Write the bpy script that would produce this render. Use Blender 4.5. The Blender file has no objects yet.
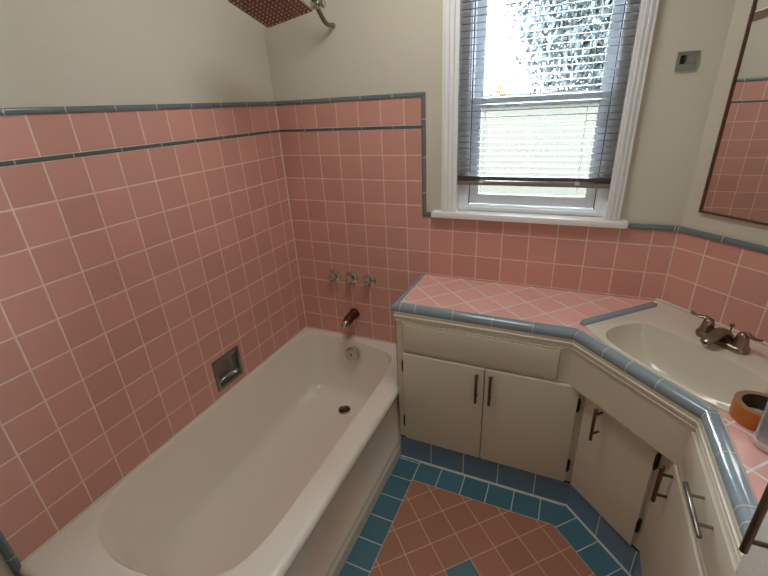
import bpy, bmesh, math, random
from mathutils import Vector, Matrix
random.seed(7)
SC = bpy.context.scene
COL = SC.collection
SKY, FILL = 72.0, 9.6  # sky strength, glow of the added ceiling fill
PI = math.pi
S2 = 2 ** -.5
T = .1095                 # wall tile pitch
W = 1.7227                # where the back wall turns into the diagonal wall
XR = 2.144                # right wall
YN = -2.75                # near wall
ZCEIL = 2.42
ZC = .8225                # counter top
WORLD = {}

# ------------------------------------------------------------------ helpers
def uvp(u, v, z=0.0):     # diagonal-corner frame: u along the diagonal wall, v out of it
    return Vector((W + (u - v) * S2, -(u + v) * S2, z))

def tag(o, label=None, cat=None, group=None, kind=None):
    if label: o['label'] = label
    if cat: o['category'] = cat
    if group: o['group'] = group
    if kind: o['kind'] = kind
    return o

def set_parent(o, p):
    o.parent = p
    o.matrix_parent_inverse = Matrix.Translation(-WORLD[p.name])

def thing(name, loc, label, cat, group=None):
    o = bpy.data.objects.new(name, None)
    COL.objects.link(o)
    o.empty_display_size = .05
    o.location = loc
    WORLD[o.name] = Vector(loc)
    return tag(o, label, cat, group)

def obj(name, bm, mats, parent=None, smooth=None, kind=None, label=None, recalc=True, bev=None):
    if recalc: bmesh.ops.recalc_face_normals(bm, faces=bm.faces)
    if bev:
        eds = [e for e in bm.edges if len(e.link_faces) == 2 and e.calc_face_angle(0) > .6]
        bmesh.ops.bevel(bm, geom=eds, offset=bev, segments=2, affect='EDGES', profile=.6, clamp_overlap=True)
    me = bpy.data.meshes.new(name)
    c = Vector((0, 0, 0))
    if bm.verts:
        mn = Vector([min(v.co[i] for v in bm.verts) for i in range(3)])
        mx = Vector([max(v.co[i] for v in bm.verts) for i in range(3)])
        c = (mn + mx) / 2
        if parent is None: c.z = mn.z
        for v in bm.verts: v.co -= c
    if smooth is not None:
        for f in bm.faces: f.smooth = True
        for e in bm.edges:
            if len(e.link_faces) == 2 and e.calc_face_angle(0) > math.radians(smooth): e.smooth = False
    bm.to_mesh(me); bm.free()
    for m in (mats if isinstance(mats, (list, tuple)) else [mats]): me.materials.append(m)
    o = bpy.data.objects.new(name, me)
    COL.objects.link(o)
    if parent is not None: set_parent(o, parent)
    o.location = c
    WORLD[o.name] = c
    if kind: o['kind'] = kind
    if label: o['label'] = label
    return o

def NB():
    bm = bmesh.new(); bm.loops.layers.uv.new('UVMap'); return bm

def add_box(bm, x0, x1, y0, y1, z0, z1, mi=0):
    vs = [bm.verts.new(p) for p in ((x0,y0,z0),(x1,y0,z0),(x1,y1,z0),(x0,y1,z0),(x0,y0,z1),(x1,y0,z1),(x1,y1,z1),(x0,y1,z1))]
    fs = []
    for q in ((0,3,2,1),(4,5,6,7),(0,1,5,4),(1,2,6,5),(2,3,7,6),(3,0,4,7)):
        f = bm.faces.new([vs[i] for i in q]); f.material_index = mi; fs.append(f)
    return fs

def add_obox(bm, o, ax, ay, az, mi=0):   # box from corner o along three vectors
    o, ax, ay, az = Vector(o), Vector(ax), Vector(ay), Vector(az)
    vs = [bm.verts.new(o + ax*i + ay*j + az*k) for k in (0,1) for j in (0,1) for i in (0,1)]
    for q in ((0,2,3,1),(4,5,7,6),(0,1,5,4),(1,3,7,5),(3,2,6,7),(2,0,4,6)):
        f = bm.faces.new([vs[i] for i in q]); f.material_index = mi

def add_prism(bm, pts, z0, z1, mi=0, top=True, bottom=True):
    lo = [bm.verts.new((p[0], p[1], z0)) for p in pts]
    hi = [bm.verts.new((p[0], p[1], z1)) for p in pts]
    n = len(pts)
    for i in range(n):
        f = bm.faces.new((lo[i], lo[(i+1) % n], hi[(i+1) % n], hi[i])); f.material_index = mi
    if top:
        f = bm.faces.new(hi); f.material_index = mi
    if bottom:
        f = bm.faces.new(list(reversed(lo))); f.material_index = mi

def frame_of(d):
    d = Vector(d).normalized()
    a = Vector((0,0,1)) if abs(d.z) < .9 else Vector((1,0,0))
    x = a.cross(d).normalized(); y = d.cross(x)
    return x, y, d

def add_ring_loft(bm, rings, mi=0, cap0=True, cap1=True):
    vr = [[bm.verts.new(p) for p in r] for r in rings]
    n = len(rings[0])
    for a, b in zip(vr[:-1], vr[1:]):
        for i in range(n):
            f = bm.faces.new((a[i], a[(i+1) % n], b[(i+1) % n], b[i])); f.material_index = mi
    if cap0:
        f = bm.faces.new(list(reversed(vr[0]))); f.material_index = mi
    if cap1:
        f = bm.faces.new(vr[-1]); f.material_index = mi
    return vr

def add_tube(bm, pts, r, n=12, mi=0, caps=True):
    pts = [Vector(p) for p in pts]
    rs = r if isinstance(r, (list, tuple)) else [r] * len(pts)
    rings = []; px = None
    for i, p in enumerate(pts):
        d = (pts[min(i+1, len(pts)-1)] - pts[max(i-1, 0)]).normalized()
        if px is None: x, y, _ = frame_of(d)
        else:
            x = (px - d * px.dot(d)).normalized(); y = d.cross(x)
        px = x
        rings.append([p + (x * math.cos(2*PI*k/n) + y * math.sin(2*PI*k/n)) * rs[i] for k in range(n)])
    add_ring_loft(bm, rings, mi, caps, caps)

def add_lathe(bm, base, axis, prof, n=24, mi=0, cap0=True, cap1=True, lobes=0, amp=0):
    base = Vector(base); x, y, d = frame_of(axis)
    rings = []
    for r, h in prof:
        rings.append([base + d*h + (x*math.cos(2*PI*k/n) + y*math.sin(2*PI*k/n)) * (r * (1 + amp*math.cos(lobes*2*PI*k/n) if lobes else r/r*1.0) if r else 0.0001) for k in range(n)])
    add_ring_loft(bm, rings, mi, cap0, cap1)

def curve(pts, n=8, closed=False):   # Catmull-Rom
    P = [Vector(p) for p in pts]; out = []
    m = len(P)
    rng = range(m) if closed else range(m-1)
    for i in rng:
        p0 = P[(i-1) % m] if (closed or i > 0) else P[0]*2 - P[1]
        p1 = P[i]; p2 = P[(i+1) % m]
        p3 = P[(i+2) % m] if (closed or i+2 < m) else P[m-1]*2 - P[m-2]
        for k in range(n):
            t = k / n
            out.append(.5*((2*p1) + (p2-p0)*t + (2*p0-5*p1+4*p2-p3)*t*t + (3*p1-p0-3*p2+p3)*t**3))
    if not closed: out.append(P[-1])
    return out

def resample_closed(pts, n):
    P = list(pts) + [pts[0]]
    L = [0]
    for a, b in zip(P[:-1], P[1:]): L.append(L[-1] + (b-a).length)
    out = []; j = 0
    for k in range(n):
        s = L[-1]*k/n
        while L[j+1] < s: j += 1
        out.append(P[j].lerp(P[j+1], (s-L[j])/max(1e-9, L[j+1]-L[j])))
    return out

def quad_uv(bm, pts, uvs, mi=0):
    vs = [bm.verts.new(p) for p in pts]
    f = bm.faces.new(vs); f.material_index = mi
    lay = bm.loops.layers.uv.active
    for l, u in zip(f.loops, uvs): l[lay].uv = u
    return f

# ------------------------------------------------------------------ materials
def srgb(r, g, b):
    def c(v):
        v /= 255
        return v/12.92 if v <= .04045 else ((v+.055)/1.055)**2.4
    return (c(r), c(g), c(b), 1)

def new_mat(name):
    m = bpy.data.materials.new(name); m.use_nodes = True
    nt = m.node_tree; b = nt.nodes['Principled BSDF']
    return m, nt, b

def mth(nt, op, a, b=None, c=None):
    n = nt.nodes.new('ShaderNodeMath'); n.operation = op
    for i, v in enumerate((a, b, c)):
        if v is None: continue
        if isinstance(v, (int, float)): n.inputs[i].default_value = v
        else: nt.links.new(v, n.inputs[i])
    return n.outputs[0]

def mixc(nt, fac, a, b):
    n = nt.nodes.new('ShaderNodeMix'); n.data_type = 'RGBA'
    if isinstance(fac, (int, float)): n.inputs[0].default_value = fac
    else: nt.links.new(fac, n.inputs[0])
    for i, v in ((6, a), (7, b)):
        if isinstance(v, tuple): n.inputs[i].default_value = v
        else: nt.links.new(v, n.inputs[i])
    return n.outputs[2]

def plain(name, col, rough=.5, metal=0, bump=0, bscale=40, var=0, coat=0, spec=None):
    m, nt, b = new_mat(name)
    b.inputs['Base Color'].default_value = col
    b.inputs['Roughness'].default_value = rough
    b.inputs['Metallic'].default_value = metal
    if coat: b.inputs['Coat Weight'].default_value = coat; b.inputs['Coat Roughness'].default_value = .08
    if spec is not None: b.inputs['Specular IOR Level'].default_value = spec
    tc = nt.nodes.new('ShaderNodeTexCoord')
    nz = nt.nodes.new('ShaderNodeTexNoise'); nz.inputs['Scale'].default_value = bscale; nz.inputs['Detail'].default_value = 3
    nt.links.new(tc.outputs['Object'], nz.inputs['Vector'])
    if var:
        d = tuple(c*(1-var) for c in col[:3]) + (1,)
        nt.links.new(mixc(nt, nz.outputs['Fac'], col, d), b.inputs['Base Color'])
    if bump:
        bp = nt.nodes.new('ShaderNodeBump'); bp.inputs['Strength'].default_value = bump; bp.inputs['Distance'].default_value = .004
        nt.links.new(nz.outputs['Fac'], bp.inputs['Height']); nt.links.new(bp.outputs['Normal'], b.inputs['Normal'])
    return m

def tile_mat(name, col, grout, rough=.28, gw=.014, var=.06, accent=None, mod=5, gu=True, gv=True, spec=.5):
    m, nt, b = new_mat(name)
    uv = nt.nodes.new('ShaderNodeUVMap'); uv.uv_map = 'UVMap'
    sp = nt.nodes.new('ShaderNodeSeparateXYZ'); nt.links.new(uv.outputs[0], sp.inputs[0])
    ds = []
    cells = []
    for k, on in ((0, gu), (1, gv)):
        fr = mth(nt, 'FRACT', sp.outputs[k])
        e = mth(nt, 'MINIMUM', fr, mth(nt, 'SUBTRACT', 1.0, fr))
        cells.append(mth(nt, 'FLOOR', sp.outputs[k]))
        if on: ds.append(e)
    d = ds[0] if len(ds) == 1 else mth(nt, 'MINIMUM', ds[0], ds[1])
    mr = nt.nodes.new('ShaderNodeMapRange'); mr.interpolation_type = 'SMOOTHSTEP'
    mr.inputs['From Min'].default_value = gw*.8; mr.inputs['From Max'].default_value = gw*1.25
    nt.links.new(d, mr.inputs['Value'])
    tilemask = mr.outputs['Result']
    cv = nt.nodes.new('ShaderNodeCombineXYZ'); nt.links.new(cells[0], cv.inputs[0]); nt.links.new(cells[1], cv.inputs[1])
    wn = nt.nodes.new('ShaderNodeTexWhiteNoise'); wn.noise_dimensions = '2D'; nt.links.new(cv.outputs[0], wn.inputs['Vector'])
    dark = tuple(c*(1-var) for c in col[:3]) + (1,)
    lite = tuple(min(1, c*(1+var)) for c in col[:3]) + (1,)
    tc = mixc(nt, wn.outputs['Value'], dark, lite)
    nz = nt.nodes.new('ShaderNodeTexNoise'); nz.inputs['Scale'].default_value = 1.3; nz.inputs['Detail'].default_value = 4
    nt.links.new(uv.outputs[0], nz.inputs['Vector'])
    tc = mixc(nt, mth(nt, 'MULTIPLY', nz.outputs['Fac'], .16), tc, tuple(c*.62 for c in col[:3]) + (1,))
    if accent:
        a = None
        for cc in cells:
            z = mth(nt, 'COMPARE', mth(nt, 'FLOORED_MODULO', cc, float(mod)), 0.0, .1)
            a = z if a is None else mth(nt, 'MULTIPLY', a, z)
        tc = mixc(nt, a, tc, accent)
    gn = nt.nodes.new('ShaderNodeTexNoise'); gn.inputs['Scale'].default_value = 2.2
    nt.links.new(uv.outputs[0], gn.inputs['Vector'])
    gc = mixc(nt, gn.outputs['Fac'], grout, tuple(c*.7 for c in grout[:3]) + (1,))
    nt.links.new(mixc(nt, tilemask, gc, tc), b.inputs['Base Color'])
    rr = mth(nt, 'ADD', mth(nt, 'MULTIPLY', mth(nt, 'SUBTRACT', 1.0, tilemask), .8 - rough), rough)
    nt.links.new(rr, b.inputs['Roughness'])
    b.inputs['Specular IOR Level'].default_value = spec
    h = nt.nodes.new('ShaderNodeMapRange'); h.interpolation_type = 'SMOOTHSTEP'
    h.inputs['From Min'].default_value = gw*.6; h.inputs['From Max'].default_value = gw*3
    nt.links.new(d, h.inputs['Value'])
    hh = mth(nt, 'ADD', h.outputs['Result'], mth(nt, 'MULTIPLY', wn.outputs['Value'], .15))
    bp = nt.nodes.new('ShaderNodeBump'); bp.inputs['Strength'].default_value = .35; bp.inputs['Distance'].default_value = .0015
    nt.links.new(hh, bp.inputs['Height']); nt.links.new(bp.outputs['Normal'], b.inputs['Normal'])
    return m

PINK = srgb(213, 158, 144)
M = {}
M['tile'] = tile_mat('pink_wall_tile', PINK, srgb(250, 222, 208), rough=.3, gw=.021)
M['ctile'] = tile_mat('pink_counter_tile', srgb(236, 184, 174), srgb(255, 250, 246), rough=.3, gw=.025)
M['ftile'] = tile_mat('pink_floor_tile', srgb(176, 122, 100), srgb(236, 190, 162), rough=.4, gw=.016, accent=srgb(84, 126, 140))
M['bfloor'] = tile_mat('blue_floor_tile', srgb(74, 120, 136), srgb(226, 228, 222), rough=.35, gw=.017, var=.1)
M['bbase'] = tile_mat('blue_base_tile', srgb(106, 130, 152), srgb(222, 222, 216), rough=.25, gw=.012, var=.08, gv=False)
M['blue'] = tile_mat('blue_trim_tile', srgb(106, 119, 123), srgb(206, 206, 200), rough=.2, gw=.009, var=.07, gv=False)
M['edge'] = plain('blue_counter_edge_tile', srgb(142, 160, 172), .13, var=.1, bscale=9, coat=.5)
M['strip'] = tile_mat('dark_blue_strip_tile', srgb(84, 100, 104), srgb(190, 170, 156), rough=.25, gw=.012, var=.08, gv=False)
M['paint'] = plain('wall_paint', srgb(210, 206, 190), .25, bump=.12, bscale=70, var=.03)
M['ceil'] = plain('ceiling_paint', srgb(228, 224, 214), .8)
M['grout'] = plain('grout', srgb(222, 206, 192), .8)
M['floorgrout'] = plain('pale_floor_grout', srgb(216, 216, 208), .8, var=.2)
M['white'] = plain('white_gloss_paint', srgb(238, 240, 240), .3)
M['vinyl'] = plain('white_vinyl', srgb(242, 246, 250), .35)
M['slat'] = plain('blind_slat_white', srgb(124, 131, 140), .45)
M['rail'] = plain('blind_rail_taupe', srgb(128, 118, 110), .45)
M['cord'] = plain('blind_cord', srgb(210, 212, 212), .8)
M['gasket'] = plain('dark_gasket', srgb(50, 54, 60), .6)
M['cab'] = plain('cabinet_paint', srgb(216, 208, 190), .42, bump=.05, bscale=30, var=.03)
M['tallcab'] = plain('tall_cabinet_paint', srgb(206, 202, 190), .5, bump=.2, bscale=120, var=.06)
M['bluegrey'] = plain('blue_grey_paint', srgb(110,128,138), .4)
M['gap'] = plain('gap_shade_dark', srgb(34, 30, 26), .8)
M['tub'] = plain('tub_enamel', srgb(238, 232, 220), .10, coat=.3)
M['apron'] = M['tub']
M['sink'] = plain('sink_enamel', srgb(222, 216, 202), .18, coat=.3)
M['caulk'] = plain('caulk', srgb(214, 206, 188), .7, bump=.3, bscale=90)
M['chrome'] = plain('chrome', srgb(200, 196, 190), .12, 1)
M['steel'] = plain('satin_steel', srgb(142, 140, 136), .32, 1)
M['spoutm'] = plain('spout_reflection_tint', srgb(120, 84, 74), .2, 1)  # chrome, reddened to carry the reflection of the pink tiles
M['armm'] = plain('shower_arm_metal', srgb(132, 126, 114), .16, 1)
M['knobm'] = plain('knob_metal', srgb(178, 170, 160), .34, 1)
M['pewter'] = plain('dark_pewter', srgb(150, 136, 126), .25, 1)
M['bronze'] = plain('dark_bronze', srgb(112, 94, 80), .35, 1)
M['mframe'] = plain('mirror_frame_brown', srgb(92, 58, 46), .35, .3)
M['hinge'] = plain('black_hinge', srgb(40, 30, 24), .4, .6)
M['dark'] = plain('dark_hole', srgb(20, 18, 16), .7)
M['nozzle'] = plain('nozzle_rubber', srgb(222, 200, 190), .5)
M['amber'] = plain('amber_tape', srgb(196, 112, 34), .3, var=.12, bscale=25)
M['kraft'] = plain('kraft_core', srgb(150, 118, 92), .8)
M['core'] = plain('core_inside', srgb(84, 66, 50), .8, var=.4, bscale=60)
M['can'] = plain('can_metal', srgb(176, 178, 184), .25, .7)
M['canwhite'] = plain('can_plastic', srgb(206, 196, 198), .4)
M['fill_base'] = plain('fill_base', srgb(230, 230, 226), .4)
M['door'] = plain('door_paint', srgb(230, 226, 216), .45)
M['bark'] = plain('bark', srgb(96, 84, 74), .9, bump=.6, bscale=20)
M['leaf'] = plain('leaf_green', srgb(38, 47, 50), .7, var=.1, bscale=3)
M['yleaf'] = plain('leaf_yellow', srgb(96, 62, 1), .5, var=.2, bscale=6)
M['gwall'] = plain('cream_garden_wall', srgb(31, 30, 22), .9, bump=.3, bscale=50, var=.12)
M['lawn'] = plain('lawn', srgb(50, 58, 34), .9, var=.3, bscale=4)

m, nt, b = new_mat('mirror_glass')
b.inputs['Base Color'].default_value = (.80, .82, .80, 1); b.inputs['Metallic'].default_value = 1; b.inputs['Roughness'].default_value = .01
M['mirror'] = m

m, nt, b = new_mat('window_glass')     # thin pane: mostly see-through, slight reflection
nt.nodes.remove(b)
tr = nt.nodes.new('ShaderNodeBsdfTransparent'); tr.inputs[0].default_value = (.93, .96, .96, 1)
gl = nt.nodes.new('ShaderNodeBsdfGlossy'); gl.inputs['Roughness'].default_value = .02
fr = nt.nodes.new('ShaderNodeFresnel'); fr.inputs[0].default_value = 1.45
mx = nt.nodes.new('ShaderNodeMixShader')
nt.links.new(fr.outputs[0], mx.inputs[0]); nt.links.new(tr.outputs[0], mx.inputs[1]); nt.links.new(gl.outputs[0], mx.inputs[2])
nt.links.new(mx.outputs[0], nt.nodes['Material Output'].inputs[0])
M['glass'] = m

m, nt, b = new_mat('fill_glow')
b.inputs['Base Color'].default_value = (.9, .9, .85, 1)
b.inputs['Emission Color'].default_value = (1, .98, .95, 1); b.inputs['Emission Strength'].default_value = FILL
M['glow'] = m
# ------------------------------------------------------------------ room shell
WX0, WX1, WZ0, WZ1 = .890, 1.484, 1.135, 2.03      # window opening
ZS0, ZS1 = 1.4845, 1.4965                           # thin strip
ZCAP0, ZCAP1 = 1.6055, 1.6225                         # tall cap
ZLC0, ZLC1 = 1.108, 1.127                           # low cap
XV0, XV1 = .738, .757                               # vertical trim by the window
TH = .008                                           # tile thickness in front of plaster
VX = lambda x: (x - .1137) / T + 1                  # back wall columns (grout at integers)
ROW = lambda z: (z - 1.485) / T                     # rows

def tile_rect(bm, p0, p1, z0, z1, u0, u1, v0, v1, mi):   # vertical rectangle from plan point p0 to p1
    quad_uv(bm, [(p0[0],p0[1],z0),(p1[0],p1[1],z0),(p1[0],p1[1],z1),(p0[0],p0[1],z1)], [(u0,v0),(u1,v0),(u1,v1),(u0,v1)], mi)

# back wall: plaster with window opening, tile field in front
bm = NB()
for x0, x1, z0, z1 in ((-.15, WX0, 0, ZCEIL), (WX1, W+.2, 0, ZCEIL), (WX0, WX1, 0, WZ0), (WX0, WX1, WZ1, ZCEIL)):
    add_box(bm, x0, x1, TH, .16, z0, z1, 0)
def btile(x0, x1, z0, z1, v0=None, v1=None):
    tile_rect(bm, (x0,0), (x1,0), z0, z1, VX(x0), VX(x1), ROW(z0) if v0 is None else v0, ROW(z1) if v1 is None else v1, 1)
btile(0, XV0, .36, ZS0); btile(0, XV0, ZS1, ZCAP0, 0.0, .985)
btile(XV0, .80, .7, 1.108); btile(.80, 1.545, .7, 1.112); btile(1.545, W, .7, ZLC0)
# closing edges of the tile layer beside the window
quad_uv(bm, [(XV1,0,1.1),(XV1,TH,1.1),(XV1,TH,1.62),(XV1,0,1.62)], [(0,.5)]*4, 1)
quad_uv(bm, [(XV1,0,1.108),(W,0,1.108),(W,TH,1.108),(XV1,TH,1.108)], [(.5,.5)]*4, 1)
obj('wall_back', bm, [M['paint'], M['tile']], kind='structure', recalc=False)

# left wall
PL = T * 1.0122
YL = lambda y: (-y - .6424*T) / PL + 1
YEND = -1.507
bm = NB()
DY0, DY1, DZ0, DZ1 = -.694, -.548, .439, .575      # recess for the soap dish
for ya, yb_, za, zb in ((YN-.1, DY0, 0, ZCEIL), (DY1, .16, 0, ZCEIL), (DY0, DY1, 0, DZ0), (DY0, DY1, DZ1, ZCEIL)):
    add_box(bm, -.15, -TH, ya, yb_, za, zb, 0)
for ya, yb_, z0, z1 in ((YEND,0,ZS1,ZCAP0), (YEND,DY0,.36,ZS0), (DY1,0,.36,ZS0), (DY0,DY1,.36,DZ0), (DY0,DY1,DZ1,ZS0)):
    v0, v1 = (0.0, .985) if z0 == ZS1 else (ROW(z0), min(0.0, ROW(z1)))
    quad_uv(bm, [(0,ya,z0),(0,yb_,z0),(0,yb_,z1),(0,ya,z1)], [(YL(ya),v0),(YL(yb_),v0),(YL(yb_),v1),(YL(ya),v1)], 1)
obj('wall_left', bm, [M['paint'], M['tile']], kind='structure', recalc=False)

# diagonal wall
L = (XR - W) / S2
UD = lambda u: (u/T - .9813) + 1
bm = NB()
a, b2 = uvp(0, -TH), uvp(L, -TH)
a3, b3 = uvp(0, -.16), uvp(L, -.16)
add_prism(bm, [a, b2, b3, a3], 0, ZCEIL, 0)
tile_rect(bm, uvp(0,0), uvp(L,0), .7, ZLC0, UD(0), UD(L), ROW(.7), ROW(ZLC0), 1)
obj('wall_diagonal', bm, [M['paint'], M['tile']], kind='structure', recalc=False)

yr = -(XR - W)
bm = NB()
add_box(bm, XR+TH, XR+.16, YN-.1, yr+.1, 0, ZCEIL, 0)
tile_rect(bm, (XR, yr), (XR, -1.088), .7, ZLC0, 0.3, 0.3+(yr+1.088)/-T*-1, ROW(.7), ROW(ZLC0), 1)
obj('wall_right', bm, [M['paint'], M['tile']], kind='structure', recalc=False)
bm = NB(); add_box(bm, -.15, XR+.16, YN-.1, YN, 0, ZCEIL, 0)
obj('wall_near', bm, M['paint'], kind='structure')
bm = NB(); add_box(bm, -.15, XR+.16, YN-.1, .16, ZCEIL, ZCEIL+.1, 0)
obj('ceiling', bm, M['ceil'], kind='structure')

# caps and strips: little rounded tile rails swept on a plan path
def add_rail(bm, path, z0, z1, depth, pitch, off=0.0, round_top=True):
    """path: plan points; the rail stands out to the left-hand normal side by depth"""
    P = [Vector((p[0], p[1], 0)) for p in path]
    h = z1 - z0
    prof = [(0, z0), (depth*.8, z0), (depth, z0+h*.12), (depth, z0+h*.55), (depth*.75, z0+h*.86), (depth*.35, z1), (-.002, z1)] if round_top else \
           [(0, z0), (depth, z0+h*.1), (depth, z1-h*.1), (0, z1)]
    sweep(bm, P, prof, pitch, off)

def sweep(bm, P, prof, pitch, off=0.0, mi=0):
    pitch = pitch or 1.0
    n = len(P); nor = []
    for i in range(n-1):
        d = (P[i+1]-P[i]).normalized(); nor.append(Vector((d.y, -d.x, 0)))
    lay = bm.loops.layers.uv.active
    s = off
    def mit(i):
        if i == 0: return nor[0]
        if i == n-1: return nor[-1]
        m_ = (nor[i-1] + nor[i]); m_.normalize()
        return m_ / m_.dot(nor[i])
    for i in range(n-1):
        Ln = (P[i+1]-P[i]).length
        m0, m1 = mit(i), mit(i+1)
        r0 = [P[i] + m0*d + Vector((0,0,z)) for d, z in prof]
        r1 = [P[i+1] + m1*d + Vector((0,0,z)) for d, z in prof]
        k = len(prof)
        v0 = [bm.verts.new(p) for p in r0]; v1 = [bm.verts.new(p) for p in r1]
        for j in range(k-1):
            f = bm.faces.new((v0[j], v1[j], v1[j+1], v0[j+1])); f.material_index = mi; f.smooth = True
            for l, uu in zip(f.loops, (s, s+Ln/pitch, s+Ln/pitch, s)): l[lay].uv = (uu, .5)
        for vv, fl in ((v0, i == 0), (v1, i == n-2)):
            if fl:
                f = bm.faces.new(vv); f.material_index = mi
                for l in f.loops: l[lay].uv = (.5, .5)
        s = math.ceil(s + Ln/pitch - .02) if pitch else s

PT = .1525
bm = NB(); add_rail(bm, [(0, YEND-.02), (0, 0), (XV1, 0)], ZCAP0, ZCAP1, .005, PT, .3)
obj('trim_1', bm, M['blue'], kind='structure', smooth=40)
bm = NB(); add_rail(bm, [(0, YEND), (0, 0), (XV0, 0)], ZS0, ZS1, .0025, PT, .55, False)
obj('trim_2', bm, M['strip'], kind='structure', smooth=40)
bm = NB()   # upright blue trim beside the window and its foot
lay = bm.loops.layers.uv.active
prof = [(XV0,.0),(XV0+.001,-.004),(XV0+.006,-.007),(XV1-.006,-.007),(XV1-.001,-.004),(XV1,.002)]
zz = [1.108, ZCAP1-.006]
for j in range(len(prof)-1):
    (xa, ya), (xb, yb) = prof[j], prof[j+1]
    quad_uv(bm, [(xa,ya,zz[0]),(xb,yb,zz[0]),(xb,yb,zz[1]),(xa,ya,zz[1])], [(.3,.5),(.3,.5),(.3+(zz[1]-zz[0])/PT,.5),(.3+(zz[1]-zz[0])/PT,.5)])
quad_uv(bm, [(p[0],p[1],zz[1]) for p in prof], [(.5,.5)]*6)
add_rail(bm, [(XV0+.004, 0), (.80, 0)], 1.110, 1.129, .007, PT, .5)
obj('trim_3', bm, M['blue'], kind='structure', smooth=40)
bm = NB(); add_rail(bm, [(1.545, 0), (W, 0), tuple(uvp(L, 0))[:2], (XR, -1.088)], ZLC0, ZLC1, .008, PT, .9)
obj('trim_4', bm, M['blue'], kind='structure', smooth=40)
bm = NB()   # blue end trim of the left tile field by the tub end
prof = [(.0, YEND),(.006, YEND-.002),(.008, YEND-.008),(.006, YEND-.017),(-.004, YEND-.022)]
for j in range(len(prof)-1):
    (xa, ya), (xb, yb) = prof[j], prof[j+1]
    quad_uv(bm, [(xa,ya,0.30),(xb,yb,.30),(xb,yb,ZCAP0),(xa,ya,ZCAP0)], [(.1,.5),(.1,.5),(.1+1.3/PT,.5),(.1+1.3/PT,.5)])
obj('trim_5', bm, M['blue'], kind='structure', smooth=40)
bm = NB()   # caulk line between tub and tiles
add_tube(bm, [(.001,-1.51,.394),(.001,-.004,.394)], .0065, 8)
add_tube(bm, [(.004,-.001,.394),(.737,-.001,.394)], .0065, 8)
obj('trim_6', bm, M['caulk'], kind='structure', smooth=60)
bm = NB()   # grout seam in the inside corners of the tiles
add_tube(bm, [(0,0,.39),(0,0,1.6)], .0028, 6)
add_tube(bm, [(W,0,.822),(W,0,1.108)], .0028, 6)
obj('trim_7', bm, M['grout'], kind='structure')

# floor ------------------------------------------------------------
bm = NB()
ACC = Vector((1.1692, -.738))
def fuv(x, y):
    d = Vector((x, y)) - ACC
    return ((d.x*S2 + d.y*S2)/T + 1, (d.x*S2 - d.y*S2)/T)
def fpoly(pts, uvf, mi, z=0.0):
    quad_uv(bm, [(p[0], p[1], z) for p in pts], [uvf(p[0], p[1]) for p in pts], mi)
XB, YB, VB = .841, -.4805, .426+T        # inner edges of the blue border
XBR = 1.725 - T
yb2 = -(VB*2**.5 - (W - XBR))            # where diagonal border meets the right one
i1 = (W - VB*2**.5 - YB, YB)
i2 = (XBR, -(XBR - (W - VB*2**.5)))
fpoly([(XB, YN), (XBR, YN), i2, i1, (XB, YB)], fuv, 0)
fpoly([(-.01, YN), (.70, YN), (.70, -1.50), (-.01, -1.50)], fuv, 0)
fpoly([(.70, YN), (XB, YN), (XB, YB), (XB, -.34), (.70, -.34)], lambda x, y: ((x-XB)/T, (y-YB)/T+.07), 1)
g0 = .841
co = (W - .426*2**.5 + .366, -.366)      # outer corner on the cabinet base line
fpoly([(XB, YB), i1, co, (co[0], -.30), (XB, -.30)], lambda x, y: ((x-g0)/T, (y-YB)/T), 1)
def duv(x, y):
    d = Vector((x-W, y)); u = (d.x-d.y)*S2; v = (-d.x-d.y)*S2
    return ((u-.1545)/T, (VB-v)/T)
co2 = (1.725, -(1.725 - (W - .426*2**.5)))
fpoly([i1, i2, co2, (1.80,-.55), (1.58,-.30), co], duv, 1)
fpoly([i2, (XBR, YN), (1.80, YN), (1.80, -.55), co2], lambda x, y: ((x-XBR)/T, (y-i2[1])/T), 1)
add_box(bm, -.15, XR+.16, YN-.1, .16, -.12, -.002, 2)
obj('floor', bm, [M['ftile'], M['bfloor'], M['grout']], kind='structure', recalc=False)

# window -----------------------------------------------------------
win = thing('window_1', (1.187, .06, 1.135), 'white double hung window with frosty daylight behind a mini blind', 'window')
win['kind'] = 'structure'
for k in ('label', 'category'): del win[k]
def ring_boxes(bm, x0, x1, z0, z1, wl, wr, wb, wt, y0, y1, mi=0):
    add_box(bm, x0, x0+wl, y0, y1, z0, z1, mi); add_box(bm, x1-wr, x1, y0, y1, z0, z1, mi)
    add_box(bm, x0+wl, x1-wr, y0, y1, z0, z0+wb, mi); add_box(bm, x0+wl, x1-wr, y0, y1, z1-wt, z1, mi)
bm = NB()   # casing of stepped mouldings
for k, (d0, d1, yy) in enumerate(((0, .012, -.008), (.012, .019, -.019), (.019, .031, -.011), (.031, .039, -.021), (.039, .050, -.012), (.050, .058, -.018))):
    RS = .74
    x0, x1, z1 = WX0-d1, WX1+d1*RS, WZ1+d1
    add_box(bm, x0, WX0-d0, yy, TH, 1.139, z1); add_box(bm, WX1+d0*RS, x1, yy, TH, 1.139, z1)
    add_box(bm, WX0-d0, WX1+d0*RS, yy, TH, WZ1+d0, z1)
obj('window_casing', bm, M['white'], win, bev=.0015)
bm = NB()   # reveal boards
add_box(bm, WX0-.002, WX0+.006, -.012, .12, 1.135, WZ1); add_box(bm, WX1-.006, WX1+.002, -.012, .12, 1.135, WZ1)
add_box(bm, WX0, WX1, -.012, .12, WZ1-.006, WZ1+.002)
obj('window_jamb', bm, M['white'], win)
bm = NB()
add_box(bm, .788, 1.556, -.032, .03, 1.112, 1.138)
obj('window_stool', bm, M['white'], win, bev=.005, smooth=50)
bm = NB()   # vinyl frame
ring_boxes(bm, WX0+.006, WX1-.006, 1.138, WZ1-.006, .040, .040, .026, .03, .03, .125)
ring_boxes(bm, WX0+.030, WX1-.030, 1.150, WZ1-.02, .010, .010, .008, .01, .022, .03)
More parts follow.
